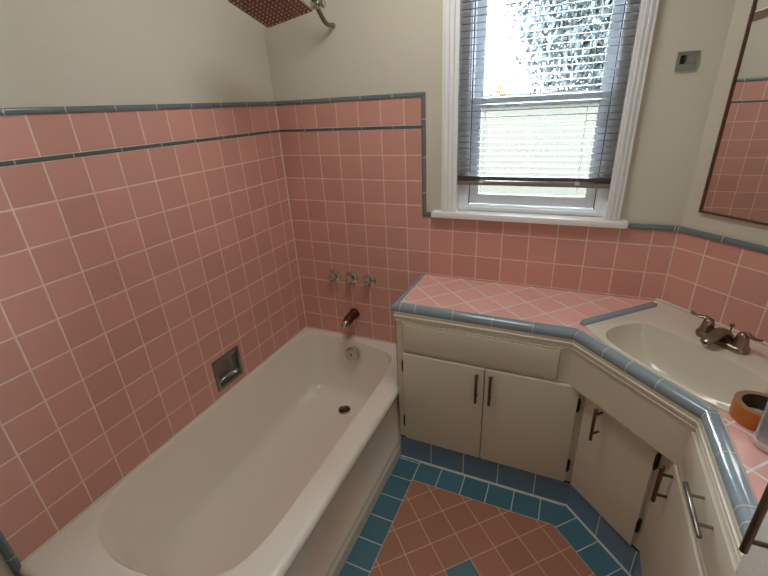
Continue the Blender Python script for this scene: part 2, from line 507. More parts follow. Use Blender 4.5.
obj('window_frame', bm, M['vinyl'], win, bev=.002)
FX0, FX1 = WX0+.046, WX1-.046
def sash(x0, x1, z0, z1, y0, y1, wb, wt):
    bm = NB(); ring_boxes(bm, x0, x1, z0, z1, .034, .034, wb, wt, y0, y1)
    s = obj('window_sash', bm, M['vinyl'], win, bev=.003)
    bm = NB(); ring_boxes(bm, x0+.032, x1-.032, z0+wb-.002, z1-wt+.002, .003, .003, .003, .003, y0+.003, y1-.003)
    obj('gasket', bm, M['gasket'], s)
    ym = (y0+y1)/2
    bm = NB(); add_box(bm, x0+.033, x1-.033, ym-.002, ym+.002, z0+wb-.001, z1-wt+.001)
    obj('window_pane', bm, M['glass'], s)
sash(FX0+.002, FX1-.002, 1.166, 1.588, .050, .078, .040, .034)
sash(FX0+.002, FX1-.002, 1.560, WZ1-.04, .084, .110, .036, .036)
bm = NB()
add_box(bm, FX0-.003, FX0+.003, .0485, .052, 1.16, WZ1-.04); add_box(bm, FX1-.003, FX1+.003, .0485, .052, 1.16, WZ1-.04)
obj('window_track', bm, M['gasket'], win)

# blind
bl = thing('window_blind', (1.187, .012, 1.253), 'white slatted mini blind with dark bottom rail hanging in window', 'blind')
BX0, BX1, BY = .898, 1.477, .010
bm = NB()
z = 1.3095
zs = []
while z < 1.985:
    zs.append(z); z += .02312
zs += [1.2755 + .0038*i for i in range(5)]
for i, z in enumerate(zs):
    stack = i >= len(zs)-5
    rows = []
    for k in range(6):
        t = k/5 - .5
        yy = BY + t*.0245
        zc = z + .0022*(1-4*t*t) + t*(.0012 if not stack else 0)
        rows.append((yy, zc))
    for (ya, za), (yb_, zb) in zip(rows[:-1], rows[1:]):
        for dz in (0, -.0006):
            vs = [bm.verts.new(p) for p in ((BX0,ya,za+dz),(BX1,ya,za+dz),(BX1,yb_,zb+dz),(BX0,yb_,zb+dz))]
            f = bm.faces.new(vs if dz == 0 else list(reversed(vs))); f.smooth = True
            f.material_index = 1 if stack else 0
bmesh.ops.remove_doubles(bm, verts=bm.verts, dist=.00005)
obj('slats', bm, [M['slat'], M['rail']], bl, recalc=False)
bm = NB(); add_box(bm, BX0-.004, BX1+.003, BY-.0135, BY+.0135, 1.2545, 1.2715)
br = obj('bottom_rail', bm, M['rail'], bl, bev=.003, smooth=40, label='taupe bottom rail')
for xc in (1.0, 1.365):
    bm = NB()
    add_box(bm, xc-.009, xc+.009, BY-.0155, BY+.0155, 1.264, 1.2755)
    add_tube(bm, [(xc,BY-.012,1.256),(xc+.004,BY-.013,1.246),(xc-.003,BY-.012,1.238),(xc+.006,BY-.012,1.231)], .0011, 6)
    obj('cord_clip', bm, M['cord'], br)
for xc in (1.0, 1.365):
    bm = NB()
    for yy in (BY-.0128, BY+.0128): add_tube(bm, [(xc,yy,1.262),(xc,yy,2.0)], .0009, 6)
    obj('ladder_cord', bm, M['cord'], bl)
bm = NB(); add_box(bm, BX0-.004, BX1+.003, BY-.018, BY+.018, 1.99, 2.022)
obj('head_rail', bm, M['slat'], bl, bev=.003)

# ------------------------------------------------------------------ bathtub
tub = thing('bathtub', (.368, -.76, 0), 'cream enamel bathtub with rounded basin set against the pink tile walls', 'bathtub')
N = 200
top_c = [(.639,-.75),(.639,-.56),(.639,-.37),(.634,-.25),(.617,-.160),(.585,-.108),(.50,-.072),(.36,-.050),(.2,-.042),(.100,-.054),(.046,-.098),(.024,-.2),(.018,-.4),(.016,-.75),(.018,-1.02),(.024,-1.18),(.046,-1.28),(.105,-1.352),(.25,-1.392),(.39,-1.384),(.51,-1.345),(.588,-1.292),(.622,-1.225),(.637,-1.12),(.640,-1.0),(.639,-.88)]
top = resample_closed(curve([(x, y, 0) for x, y in top_c], 12, True), N)
def basin(p, s):       # s: 0 rim edge .. 1 bottom outline
    bx = .150 + (p.x-.016)/.623*.405
    by = -.150 + (p.y+.042)/1.343*.915
    return Vector((p.x + (bx-p.x)*s, p.y + (by-p.y)*s, 0))
prof = curve([(-.055,.3945,0),(-.018,.395,0),(-.004,.3945,0),(.008,.387,0),(.035,.355,0),(.095,.29,0),(.17,.215,0),(.27,.15,0),(.42,.098,0),(.62,.073,0),(.82,.064,0),(1,.061,0)], 4)
rings = []
ctr = Vector((.36, -.75, 0))
def rect_ring(x1, y0, z, x0=0.0, y1=0.0):
    pts = []
    for p in top:
        d = p - ctr
        tx = ((x1-ctr.x)/d.x if d.x > 0 else (x0-ctr.x)/d.x) if abs(d.x) > 1e-6 else 1e9
        ty = ((y1-ctr.y)/d.y if d.y > 0 else (y0-ctr.y)/d.y) if abs(d.y) > 1e-6 else 1e9
        q = ctr + d*min(tx, ty); q.z = z; pts.append(q)
    for cx, cy in ((x0,y0),(x0,y1),(x1,y0),(x1,y1)):
        k = min(range(N), key=lambda i: (pts[i].x-cx)**2 + (pts[i].y-cy)**2)
        pts[k] = Vector((cx, cy, z))
    return pts
for x1, y0, z in ((.737,-1.52,0),(.737,-1.52,.058),(.7365,-1.519,.062),(.7335,-1.518,.065),(.7325,-1.518,.095),(.732,-1.517,.101),(.7285,-1.516,.104),(.7235,-1.515,.25),(.7235,-1.515,.33),(.727,-1.516,.348),(.734,-1.519,.358),(.737,-1.521,.368),(.736,-1.520,.379),(.732,-1.516,.387),(.725,-1.51,.3925),(.716,-1.50,.395)):
    rings.append(rect_ring(x1, y0, z))
def inset(p, s):       # rim ring between flat rim and basin edge
    q = p - (basin(p, 1)-p)*0
    return q
flat = rings[-1]
for f_ in (.5, .9):
    rings.append([Vector((a.x+(b_.x-a.x)*f_, a.y+(b_.y-a.y)*f_, .395)) for a, b_ in zip(flat, [basin(p, -.008) for p in top])])
for s, z, _ in prof:
    if s < -.005: continue
    rings.append([basin(p, s) + Vector((0,0,z)) for p in top])
c2 = Vector((.37,-.55,0))
for k, z in ((.66,.0585),(.33,.0565),(.06,.0555)):
    rings.append([c2 + (basin(p,1)-c2)*k + Vector((0,0,z)) for p in top])
bm = NB(); add_ring_loft(bm, rings, 0, False, True)
obj('tub_body', bm, M['tub'], tub, smooth=50)
bm = NB()    # drain
dc = Vector((.353,-.230,.0625))
add_lathe(bm, dc, (0,0,1), [(.034,-.004),(.034,.003),(.030,.005),(.026,.003),(.024,-.002),(.0,-.002)], 28, 0, False, False)
dr = obj('drain', bm, M['pewter'], tub, smooth=50)
bm = NB()
add_lathe(bm, dc+Vector((0,0,.0)), (0,0,1), [(.0145,0),(.0145,.006),(.010,.008),(.0001,.008)], 20, 0, True, False)
obj('drain_stopper', bm, M['bronze'], dr, smooth=50)
bm = NB()
add_lathe(bm, dc, (0,0,1), [(.0255,-.0005),(.0001,-.0005)], 20, 0, False, False)
obj('drain_opening', bm, M['dark'], dr)
ax = Vector((0,-1,.32)).normalized()     # overflow plate on the far slope
oc = Vector((.348,-.088,.332))
bm = NB()
add_lathe(bm, oc, ax, [(.042,-.014),(.042,.004),(.037,.008),(.025,.009),(.006,.008),(.0001,.008)], 30, 0, True, False)
ov = obj('overflow_plate', bm, M['chrome'], tub, smooth=40, label='round chrome overflow plate')
bm = NB(); add_lathe(bm, oc+ax*.0075, ax, [(.006,0),(.0055,.003),(.0001,.0035)], 14, 0, True, False)
obj('screw', bm, M['bronze'], ov, smooth=50)

# tub taps on the back wall
for x, lab in ((.236, 'leftmost of three chrome bathtub tap knobs on pink tile wall'), (.3385, 'middle of three chrome bathtub tap knobs on pink tile wall'), (.4425, 'rightmost of three chrome bathtub tap knobs on pink tile wall')):
    z = .7525
    t = thing('tap_knob', (x, 0, z), lab, 'tap', 'bathtub tap knobs')
    bm = NB(); add_lathe(bm, (x,.002,z), (0,-1,0), [(.037,0),(.037,.005),(.032,.010),(.018,.013),(.012,.015)], 28, 0, True, True)
    obj('escutcheon', bm, M['chrome'], t, smooth=40)
    bm = NB(); add_lathe(bm, (x,-.010,z), (0,-1,0), [(.009,0),(.009,.012)], 16)
    obj('stem', bm, M['chrome'], t, smooth=40)
    bm = NB(); add_lathe(bm, (x,-.019,z), (0,-1,0), [(.013,0),(.022,.003),(.0245,.008),(.023,.018),(.018,.023),(.011,.022)], 48, 0, True, True, lobes=6, amp=.10)
    kb = obj('knob', bm, M['knobm'], t, smooth=50)
    bm = NB(); add_lathe(bm, (x,-.0405,z), (0,-1,0), [(.009,0),(.0085,.003),(.0001,.0045)], 18, 0, True, False)
    obj('cap', bm, M['chrome'], kb, smooth=50)

sp = thing('tub_spout', (.338, 0, .541), 'chrome bathtub spout coloured with its pink reflection jutting from pink tile above the tub', 'spout')
bm = NB()
prof = [(0,.543,.030),(-.010,.543,.030),(-.013,.543,.028),(-.05,.5405,.0270),(-.080,.5365,.0250),(-.098,.532,.0230),(-.108,.529,.0205),(-.112,.527,.0125)]
add_tube(bm, [(.338, y, z) for y, z, r in prof], [r for y, z, r in prof], 24)
sb = obj('spout_body', bm, M['spoutm'], sp, smooth=50)
bm = NB(); add_lathe(bm, (.338,-.103,.541), (0,-.62,-1), [(.019,0),(.0205,.004),(.0205,.026),(.0185,.031),(.013,.030)], 22)
obj('spout_outlet', bm, M['chrome'], sp, smooth=40, label='bright chrome outlet')

# recessed soap dish in the left wall
sd = thing('soap_dish', (0, -.62, .508), 'recessed steel soap dish set in left pink tile wall above tub', 'soap dish')
y0, y1, z0, z1 = -.702, -.540, .431, .583
bm = NB()
def yzring(bm, x, x_, ya, yb_, za, zb, w):
    for q in ((ya,ya+w,za,zb),(yb_-w,yb_,za,zb),(ya+w,yb_-w,za,za+w),(ya+w,yb_-w,zb-w,zb)):
        add_box(bm, x, x_, q[0], q[1], q[2], q[3])
yzring(bm, -.002, .006, y0, y1, z0, z1, .017)
obj('dish_frame', bm, M['steel'], sd, bev=.002, smooth=40)
bm = NB()   # concave pocket set back into the wall
rows = []
nz, ny = 14, 14
for i in range(nz+1):
    v = i/nz; row = []
    for j in range(ny+1):
        u = j/ny
        dep = .004 - .044*((1-abs(2*u-1)**5)*(1-abs(2*v-1)**5))**.55
        row.append(bm.verts.new((dep, DY0+.003+(DY1-DY0-.006)*u, DZ0+.003+(DZ1-DZ0-.006)*v)))
    rows.append(row)
for a, b_ in zip(rows[:-1], rows[1:]):
    for j in range(ny): bm.faces.new((a[j], a[j+1], b_[j+1], b_[j]))
obj('dish_pocket', bm, M['steel'], sd, smooth=60)
bm = NB()   # curved tray lip standing across the lower part of the recess
ys = [y0+.018 + (y1-y0-.036)*k/16 for k in range(17)]
lo = []
for y in ys:
    t = (y-(y0+y1)/2)/((y1-y0)/2)
    lo.append((y, z0+.026+.026*(1-t*t), -.004+.010*(1-t*t)))
add_tube(bm, [(x, y, z) for y, z, x in lo], .0030, 8)
obj('dish_lip', bm, M['chrome'], sd, smooth=50)

# ------------------------------------------------------------------ shower head
sh = thing('shower_head', (.355, 0, 1.897), 'square metal rain shower head hanging on a jointed arm from back wall', 'shower head')
bm = NB(); add_lathe(bm, (.352,TH+.004,1.896), (0,-1,0), [(.012,0),(.012,.012),(.0105,.016)], 20)
obj('flange', bm, M['chrome'], sh, smooth=40)
bm = NB()
add_tube(bm, curve([(.352,TH,1.896),(.350,-.03,1.895),(.349,-.055,1.902),(.350,-.085,1.924),(.351,-.108,1.944)], 5), .0092, 14)
obj('shower_arm', bm, M['armm'], sh, smooth=50)
bm = NB()
add_lathe(bm, (.335,-.118,1.952), (1,0,0), [(.014,0),(.016,.003),(.016,.033),(.014,.036)], 20)
jt = obj('joint', bm, M['chrome'], sh, smooth=40)
bm = NB()
add_lathe(bm, (.371,-.118,1.952), (1,0,0), [(.006,0),(.006,.007),(.013,.009),(.015,.014),(.013,.02),(.006,.022)], 24, 0, True, True, lobes=4, amp=.15)
obj('joint_knob', bm, M['chrome'], jt, smooth=40)
A = Vector((.248,-.3,1.862)); ea = Vector((.986,.037,.163)).normalized(); eb = Vector((-.009,-.9615,.2747)); eb = (eb - ea*eb.dot(ea)).normalized()
en = ea.cross(eb).normalized()
if en.z < 0: en = -en
HS = .198
hc = A + ea*HS/2 + eb*HS/2
bm = NB()
add_tube(bm, curve([(.352,-.122,1.956),(.351,-.19,2.035),(.349,-.27,2.06),(.346,-.345,2.03),hc+en*.055], 6), .0095, 12)
obj('extension_arm', bm, M['armm'], sh, smooth=50)
bm = NB()
add_lathe(bm, hc+en*.007, en, [(.026,0),(.022,.008),(.013,.02),(.013,.03),(.017,.036),(.017,.048),(.011,.056)], 22)
obj('swivel', bm, M['chrome'], sh, smooth=40)
bm = NB(); add_obox(bm, A, ea*HS, eb*HS, en*.008)
hd = obj('head_plate', bm, M['pewter'], sh, bev=.002)
bm = NB()
nn = 11
for i in range(nn):
    for j in range(nn):
        p = A + ea*HS*(.06+.88*i/(nn-1)) + eb*HS*(.06+.88*j/(nn-1))
        add_lathe(bm, p, -en, [(.0032,-.001),(.0028,.0025),(.0018,.0035)], 8)
obj('nozzles', bm, M['nozzle'], hd, kind='stuff')

# ------------------------------------------------------------------ vanity
# plan lines
YF, XF, XL, VL, VU = -.355, 1.735, 1.724, .412, .464    # faces: left leg, right leg, lower diagonal, upper diagonal apron
def dpt(v, y=None, x=None):                  # point on the diagonal line v at given x or y
    c = W - v*2**.5
    return Vector((c-y, y, 0)) if y is not None else Vector((x, c-x, 0))
ZB, ZTOP = .121, .79
LC = thing('vanity_cabinet', (1.10, -.18, 0), 'off-white two-door vanity cabinet under the pink tile counter beside the tub', 'cabinet')
CC = thing('vanity_cabinet', (1.66, -.36, 0), 'off-white diagonal corner cabinet under the sink', 'cabinet')
RC = thing('vanity_cabinet', (1.93, -.85, 0), 'off-white cabinet with drawer and door right of the corner sink cabinet', 'cabinet')
pl = dpt(VL, y=YF); pr = dpt(VL, x=XL)
ul = dpt(VU, y=YF); ur = dpt(VU, x=XF)

bm = NB(); add_prism(bm, [(.738,-.004),(.738,YF),(pl.x,YF),(pl.x,-.004)], 0, ZTOP, 0, False, True)
obj('cabinet_body', bm, M['cab'], LC)
bm = NB(); add_prism(bm, [(pl.x+.001,-.004),(pl.x+.001,YF-.0005),(pr.x,pr.y),(XR-.004,pr.y),(XR-.004,-.427),(W-.003,-.004)], 0, ZTOP, 0, False, True)
obj('cabinet_body', bm, M['cab'], CC)
bm = NB(); add_prism(bm, [(XL,pr.y-.001),(XL,-1.088),(XR-.004,-1.088),(XR-.004,pr.y-.001)], 0, .610, 0, True, True)
add_prism(bm, [(XF,pr.y-.001),(XF,-1.088),(XR-.004,-1.088),(XR-.004,pr.y-.001)], .610, ZTOP, 0, False, False)
obj('cabinet_body', bm, M['cab'], RC)

# apron box in front of the diagonal
bm = NB()
add_prism(bm, [ul, ur, (XF, pr.y-.012), (pr.x, pr.y-.0005), (pl.x+.001, pl.y-.0005)], .602, ZTOP, 0)
obj('apron_panel', bm, M['cab'], CC, bev=.002)

# mouldings under the counter edge
def mould(bm, path, vb=.79):
    sweep(bm, [Vector((p[0],p[1],0)) for p in path], [(0,.7905),(.004,.7905),(.004,.778),(.0075,.776),(.0075,.769),(.003,.766),(.003,.758),(.005,.756),(.005,.752),(0,.749)], 0)
bm = NB(); add_box(bm, .7325, .7375, -.350, -.02, .40, .742); obj('side_strip', bm, M['bluegrey'], LC, label='blue-grey strip down the cabinet side')
bm = NB(); mould(bm, [(.738,-.05),(.738,YF),(ul.x,YF)]); obj('moulding', bm, M['cab'], LC, smooth=30)
bm = NB(); mould(bm, [ul, ur]); obj('moulding', bm, M['cab'], CC, smooth=30)
bm = NB(); mould(bm, [ur, (XF,-1.088)]); obj('moulding', bm, M['cab'], RC, smooth=30)

# tiled base band
def base_band(path, off, root):
    bm = NB()
    sweep(bm, [Vector((p[0],p[1],0)) for p in path], [(0,ZB-.002),(.003,ZB-.002),(.006,ZB-.008),(.0075,.104),(.008,.004),(.010,0)], .1545, off)
    o = obj('tiled_base', bm, M['bbase'], root, smooth=40, label='blue glazed tile base')
    return o
base_band([(.738,YF),(pl.x,YF)], .0, LC)
base_band([(pl.x,YF),(pr.x,pr.y)], .0, CC)
base_band([(XL,pr.y),(XL,-1.088)], .0, RC)
bm = NB(); sweep(bm, [Vector(p) for p in ((.738,YF,0),(pl.x,pl.y,0),(pr.x,pr.y,0),(XL,-1.088,0))], [(.008,.0035),(.0105,.003),(.014,.0006)], 0)
obj('trim_8', bm, M['floorgrout'], kind='structure')
for pth, root in (([(.738,YF),(pl.x,YF)], LC), ([(pl.x,YF),(pr.x,pr.y)], CC), ([(XL,pr.y),(XL,-1.088)], RC)):
    bm = NB(); sweep(bm, [Vector((p[0],p[1],0)) for p in pth], [(.0005,ZB-.004),(.0025,ZB-.003),(.0025,ZB+.004),(.0005,ZB+.005)], 0)
    obj('gap_shade_strip', bm, M['gap'], root)  # dark strip laid on the face as the shade above the base tiles

def panel(name, root, o, du, dn, w, z0, z1, th, mat=None, bev=.003):
    """overlay panel: o plan origin on the face, du along, dn out of the face"""
    bm = NB()
    add_obox(bm, (o[0]+dn[0]*.0012, o[1]+dn[1]*.0012, z0), Vector((du[0],du[1],0))*w, Vector((dn[0],dn[1],0))*th, (0,0,z1-z0))
    return obj(name, bm, mat or M['cab'], root, bev=bev, smooth=40)

def pull(parent, c, d, n, length, span, stand, r=.0058, mat=None):
    """bar pull: c centre of bar, d bar direction, n out of the panel"""
    c, d, n = Vector(c), Vector(d).normalized(), Vector(n).normalized()
    bm = NB()
    add_tube(bm, [c-d*length/2, c-d*(length/2-.001), c+d*(length/2-.001), c+d*length/2], [r*.8, r, r, r*.8], 14)
    for s in (-1, 1): add_tube(bm, [c+d*s*span/2, c+d*s*span/2-n*stand], r*.72, 10)
    return obj('handle', bm, mat or M['bronze'], parent, smooth=50, label='dark metal bar handle')

def hinge(parent, o, du, dn, z0, z1):
    bm = NB()
    p = Vector((o[0], o[1], 0))+Vector((dn[0],dn[1],0))*.010
    zc = (z0+z1)/2; h = z1-z0
    add_tube(bm, [p+Vector((0,0,z0)), p+Vector((0,0,z0+h*.18)), p+Vector((0,0,z1-h*.18)), p+Vector((0,0,z1))], [.003,.0070,.0070,.003], 12)
    q = p - Vector((dn[0],dn[1],0))*.0085
    add_obox(bm, q-Vector((du[0],du[1],0))*.005+Vector((0,0,z0+.006)), Vector((du[0],du[1],0))*.010, Vector((dn[0],dn[1],0))*.003, (0,0,h-.012))
    return obj('hinge', bm, M['hinge'], parent, smooth=50, label='black hinge')

EX, NYm = (1,0), (0,-1)
# left cabinet: false drawer front with a bead, two doors
dr1 = panel('drawer_front', LC, (.772,YF), EX, NYm, .611, .622, .742, .012, bev=.003)
bm = NB()
xa, xb, za, zb = .772, 1.383, .622, .742
for q in ((xa-.007,xb+.007,za-.007,za-.002),(xa-.007,xb+.007,zb+.002,zb+.007),(xa-.007,xa-.002,za-.002,zb+.002),(xb+.002,xb+.007,za-.002,zb+.002)):
    add_box(bm, q[0], q[1], YF-.009, YF-.0006, q[2], q[3])
obj('bead', bm, M['cab'], dr1, bev=.0015)
TD = .016
d1 = panel('door', LC, (.770,YF), EX, NYm, .3500, .133, .602, TD)
d2 = panel('door', LC, (1.1230,YF), EX, NYm, .3430, .133, .602, TD)
yb_ = YF-TD-.030
pull(d1, (1.094,yb_,.520), (0,0,1), (0,-1,0), .138, .096, .030)
pull(d2, (1.149,yb_,.524), (0,0,1), (0,-1,0), .138, .096, .030)
for z in ((.500,.565),(.196,.262)): hinge(d1, (.7675,YF), EX, NYm, *z)
for z in ((.488,.552),(.186,.250)): hinge(d2, (1.4705,YF), EX, NYm, *z)
# corner cabinet door
DU, DN = (S2,-S2), (-S2,-S2)
o_ = pl + Vector((DU[0],DU[1],0))*.008
wd = (pr-pl).length - .042
d3 = panel('door', CC, o_, DU, DN, wd, .133, .606, TD)
hb = Vector((1.5365,-.4465,0))
hc_ = hb + Vector((DN[0],DN[1],0))*.026
pull(d3, (hc_.x,hc_.y,.528), (0,0,1), (DN[0],DN[1],0), .138, .084, .032)
hz = pr - Vector((DU[0],DU[1],0))*.032
for z in ((.49,.56),(.20,.265)): hinge(d3, hz, DU, DN, *z)
# right cabinet: drawer over door
EY, NX = (0,-1), (-1,0)
d4 = panel('drawer', RC, (XF, ur.y-.006), EY, NX, 1.075+ur.y, .618, .748, TD-.003, bev=.003)
pull(d4, (1.690,-.905,.712), (0,1,0), (-1,0,0), .150, .080, .032, r=.0055, mat=M['steel'])
d5 = panel('door', RC, (XL, pr.y-.006), EY, NX, 1.076+pr.y, .133, .602, .009, bev=.003)
pull(d5, (1.684,-.672,.535), (0,0,1), (-1,0,0), .138, .080, .032, r=.0062)

# countertop
CT = thing('countertop', (1.2, -.2, ZTOP), 'pink diagonal tile countertop with rounded blue tile edge around the corner sink', 'countertop')
SINK = [(.004,.010),(L-.004,.010),(L-.004,.397),(L-.065,.424),(L-.145,.4415),(.145,.4415),(.066,.424),(.004,.397)]
YI, XI, VI = -.331, 1.765, .4435
ci = dpt(VI, y=YI); cj = dpt(VI, x=XI)
def cuv(p): return ((p.x+p.y - .764)*S2/T, (p.x-p.y-1.25)*S2/T)
bm = NB()
def cpoly(pts):
    pts = [Vector((p[0],p[1],ZC)) for p in pts]
    f = quad_uv(bm, pts, [cuv(p) for p in pts]); return f
cpoly([(.751,-.003),(.751,YI),ci,uvp(.145,VI),uvp(.066,.424),uvp(.004,.397),uvp(.003,.006),(W-.006,-.003)])
cpoly([uvp(L-.145,VI),cj,(XI,-1.088),(XR-.003,-1.088),(XR-.003,yr-.006),uvp(L-.003,.006),uvp(L-.004,.397),uvp(L-.065,.424)])
bmesh.ops.recalc_face_normals(bm, faces=bm.faces)
for f in bm.faces:
    if f.normal.z < 0: f.normal_flip()
obj('tile_top', bm, M['ctile'], CT, recalc=False)
bm = NB()
ol, orr = dpt(.470, y=-.361), dpt(.470, x=1.7315)
outer = [Vector((.716,-.003,0)), Vector((.718,-.356,0)), Vector((ol.x,ol.y,0)), Vector((orr.x,orr.y,0)), Vector((1.7315,-1.088,0))]
prof = [(-.03,.7905),(-.002,.7905),(0,.794),(0,.806),(-.002,.8135),(-.007,.8195),(-.014,.8228),(-.024,.8236),(-.0335,.8232)]
n_ = len(outer)
sweep(bm, outer, prof, .1525, .42)
edge_prof = prof
# pale joints across the edge tiles
def joint(p, d):
    d = Vector((d[0], d[1], 0)).normalized(); n = Vector((d.y, -d.x, 0)); p = Vector((p[0], p[1], 0))
    pr_ = [(a + (.0005 if i < 5 else 0), z + (.0005 if i > 2 else 0)) for i, (a, z) in enumerate(edge_prof)][1:]
    va = [bm.verts.new(p + d*.0012 + n*a + Vector((0,0,z))) for a, z in pr_]; vb_ = [bm.verts.new(p - d*.0012 + n*a + Vector((0,0,z))) for a, z in pr_]
    for k in range(len(pr_)-1): bm.faces.new((va[k], va[k+1], vb_[k+1], vb_[k])).material_index = 1
for x in (.7575, .8226, .9800, 1.1340, 1.2815): joint((x, -.356-(x-.718)*.0072), (1, -.0072))
for y in (-.175, -.03): joint((.716, y), (0, -1))
for u in (.165, .253, .352): joint(tuple(uvp(u, .470))[:2], (S2, -S2))
for y in (-.82, -.97, -1.008): joint((1.7315, y), (0, -1))
joint((ol.x+.004*S2, ol.y-.004*S2), (S2, -S2)); joint((orr.x, orr.y-.006), (0, -1))
obj('tile_edge', bm, [M['edge'], M['grout']], CT, smooth=50, label='rounded blue glazed edge tiles')
bm = NB()    # thin pale joint between edge tiles and field
inn = [Vector((.7512,-.003,0)), Vector((.7512,YI+.0025,0)), Vector((dpt(VI-.0015,y=YI+.0025).x,YI+.0025,0)), Vector((XI+.001,dpt(VI-.0015,x=XI+.001).y,0)), Vector((XI+.001,-1.088,0))]
sweep(bm, inn, [(-.0018,ZC-.002),(-.0018,.8238),(.0018,.8238),(.0018,ZC-.002)], 0)
obj('grout_joint', bm, M['grout'], CT)
bm = NB()    # rounded blue bar tile along the left rim of the sink
pa, pb = uvp(.013,.410), uvp(.017,.052)
add_tube(bm, [pa+Vector((0,0,.824)), pa.lerp(pb,.03)+Vector((0,0,.826)), pa.lerp(pb,.96)+Vector((0,0,.826)), pb+Vector((0,0,.825))], [.010,.0150,.0150,.009], 16)
for f in bm.faces:
    for l in f.loops: l[bm.loops.layers.uv.active].uv = (.5,.5)
obj('bar_tile', bm, M['edge'], CT, smooth=50, label='blue rounded bar tile beside the sink')

# sink -------------------------------------------------------------
SK = thing('sink', tuple(uvp(.298,.24,.80)), 'cream enamel corner sink with broad basin sunk into the counter', 'sink')
NS = 120
so = resample_closed([Vector((u,v,0)) for u, v in SINK], NS*6)
bo_c = [(.080,.30),(.083,.345),(.098,.388),(.140,.418),(.21,.431),(.298,.434),(.386,.431),(.456,.418),(.498,.388),(.513,.345),(.516,.30),(.508,.25),(.478,.212),(.40,.197),(.298,.193),(.196,.197),(.118,.212),(.088,.25)]
bo = resample_closed(curve([(u,v,0) for u, v in bo_c], 10, True), NS)
cs = Vector((.298,.30,0))
out = []
for p in bo:      # matching points of the outer outline along the same ray
    d = (p-cs).normalized(); a0 = math.atan2(d.y, d.x)
    q = min(so, key=lambda s_: abs((math.atan2(s_.y-cs.y, s_.x-cs.x)-a0+PI) % (2*PI)-PI)); out.append(q)
for u_, v_ in SINK:
    k = min(range(NS), key=lambda i: (out[i]-Vector((u_,v_,0))).length); out[k] = Vector((u_,v_,0))
rings = []
UV3 = lambda p, z: uvp(p.x, p.y, z)
rings.append([UV3(p, .812) for p in out])
rings.append([UV3(p, .8255) for p in out])
rings.append([UV3(p.lerp(q, .06), .8275) for p, q in zip(out, bo)])
rings.append([UV3(p.lerp(q, .80), .8285) for p, q in zip(out, bo)])
rings.append([UV3(p.lerp(q, .93), .8295) for p, q in zip(out, bo)])
cb = Vector((.298,.315,0))
for s_, z in ((1.0,.8285),(.992,.824),(.972,.810),(.93,.785),(.86,.757),(.77,.725),(.64,.703),(.48,.692),(.3,.687),(.12,.685),(.05,.684)):
    rings.append([UV3(cb+(q-cb)*s_, z) for q in bo])
bm = NB(); add_ring_loft(bm, rings, 0, False, True)
obj('basin', bm, M['sink'], SK, smooth=50)
bm = NB(); add_lathe(bm, uvp(cb.x,cb.y,.6845), (0,0,1), [(.022,-.002),(.022,.003),(.018,.004),(.016,.001),(.0001,.001)], 22, 0, True, False)
obj('sink_drain', bm, M['pewter'], SK, smooth=40)
bm = NB()
ln = [uvp(.02,.004,.828), uvp(L-.02,.004,.828)]
add_tube(bm, ln, .006, 8); add_tube(bm, [uvp(-.012,.010,.825), uvp(.03,.006,.826)], .009, 8)
obj('sealant', bm, M['caulk'], SK, smooth=60)

# faucet
FZ = .8285
FC = thing('faucet', tuple(uvp(.298,.118,FZ)), 'dark pewter two-handle faucet on the back rim of the sink', 'faucet')
bm = NB()
rs = []
for h, g in ((0,0),(.004,.002),(.012,.002),(.017,-.001),(.021,-.008)):
    ring = []
    for k in range(48):
        a_ = 2*PI*k/48
        cu = .051 if math.cos(a_) > 0 else -.051
        ring.append(uvp(.298+cu+(.0255+g)*math.cos(a_), .118+(.0255+g)*math.sin(a_), FZ+h))
    rs.append(ring)
add_ring_loft(bm, rs, 0, True, True)
obj('faucet_base', bm, M['pewter'], FC, smooth=40)
bm = NB()
P = curve([(.298,.108,FZ+.012),(.298,.112,FZ+.028),(.298,.130,FZ+.040),(.298,.160,FZ+.038),(.298,.190,FZ+.029),(.298,.203,FZ+.022)], 5)
path = [uvp(p.x,p.y,p.z) for p in P]
nP = len(P)
rings_ = []
for i, p in enumerate(P):
    t = i/(nP-1)
    dd = (P[min(i+1,nP-1)]-P[max(i-1,0)]).normalized()
    up = Vector((0, -dd.z, dd.y))
    wv, hv = .029-.014*t, .019-.010*t
    rings_.append([uvp(*(p + Vector((1,0,0))*wv*math.cos(2*PI*k/20) + up*hv*math.sin(2*PI*k/20))) for k in range(20)])
add_ring_loft(bm, rings_, 0, True, True)
sp_ = obj('spout', bm, M['pewter'], FC, smooth=50)
bm = NB(); add_lathe(bm, uvp(.298,.198,FZ+.020), (0,0,-1), [(.0095,0),(.0095,.007),(.008,.009)], 16)
obj('aerator', bm, M['chrome'], sp_, smooth=40)
for sg in (-1, 1):
    cu = .298+sg*.051
    bm = NB()
    add_lathe(bm, uvp(cu,.118,FZ+.016), (0,0,1), [(.0225,0),(.0225,.006),(.0205,.010),(.0185,.022),(.0155,.036),(.0125,.045),(.006,.049)], 26)
    pp = curve([(cu-sg*.004,.118,FZ+.056),(cu+sg*.010,.120,FZ+.063),(cu+sg*.025,.124,FZ+.062),(cu+sg*.040,.129,FZ+.063),(cu+sg*.053,.133,FZ+.068)], 5)
    n1 = len(pp); rr = []
    for i, p in enumerate(pp):
        t = i/(n1-1)
        dd = (pp[min(i+1,n1-1)]-pp[max(i-1,0)]).normalized()
        sd_ = dd.cross(Vector((0,0,1))).normalized(); up = sd_.cross(dd)
        wv, hv = .0085-.001*t, .0075-.0035*min(1,t*1.6)
        rr.append([uvp(*(p + sd_*wv*math.cos(2*PI*k/14) + up*hv*math.sin(2*PI*k/14))) for k in range(14)])
    add_ring_loft(bm, rr, 0, True, True)
    obj('lever_handle', bm, M['pewter'], FC, smooth=45)
bm = NB()
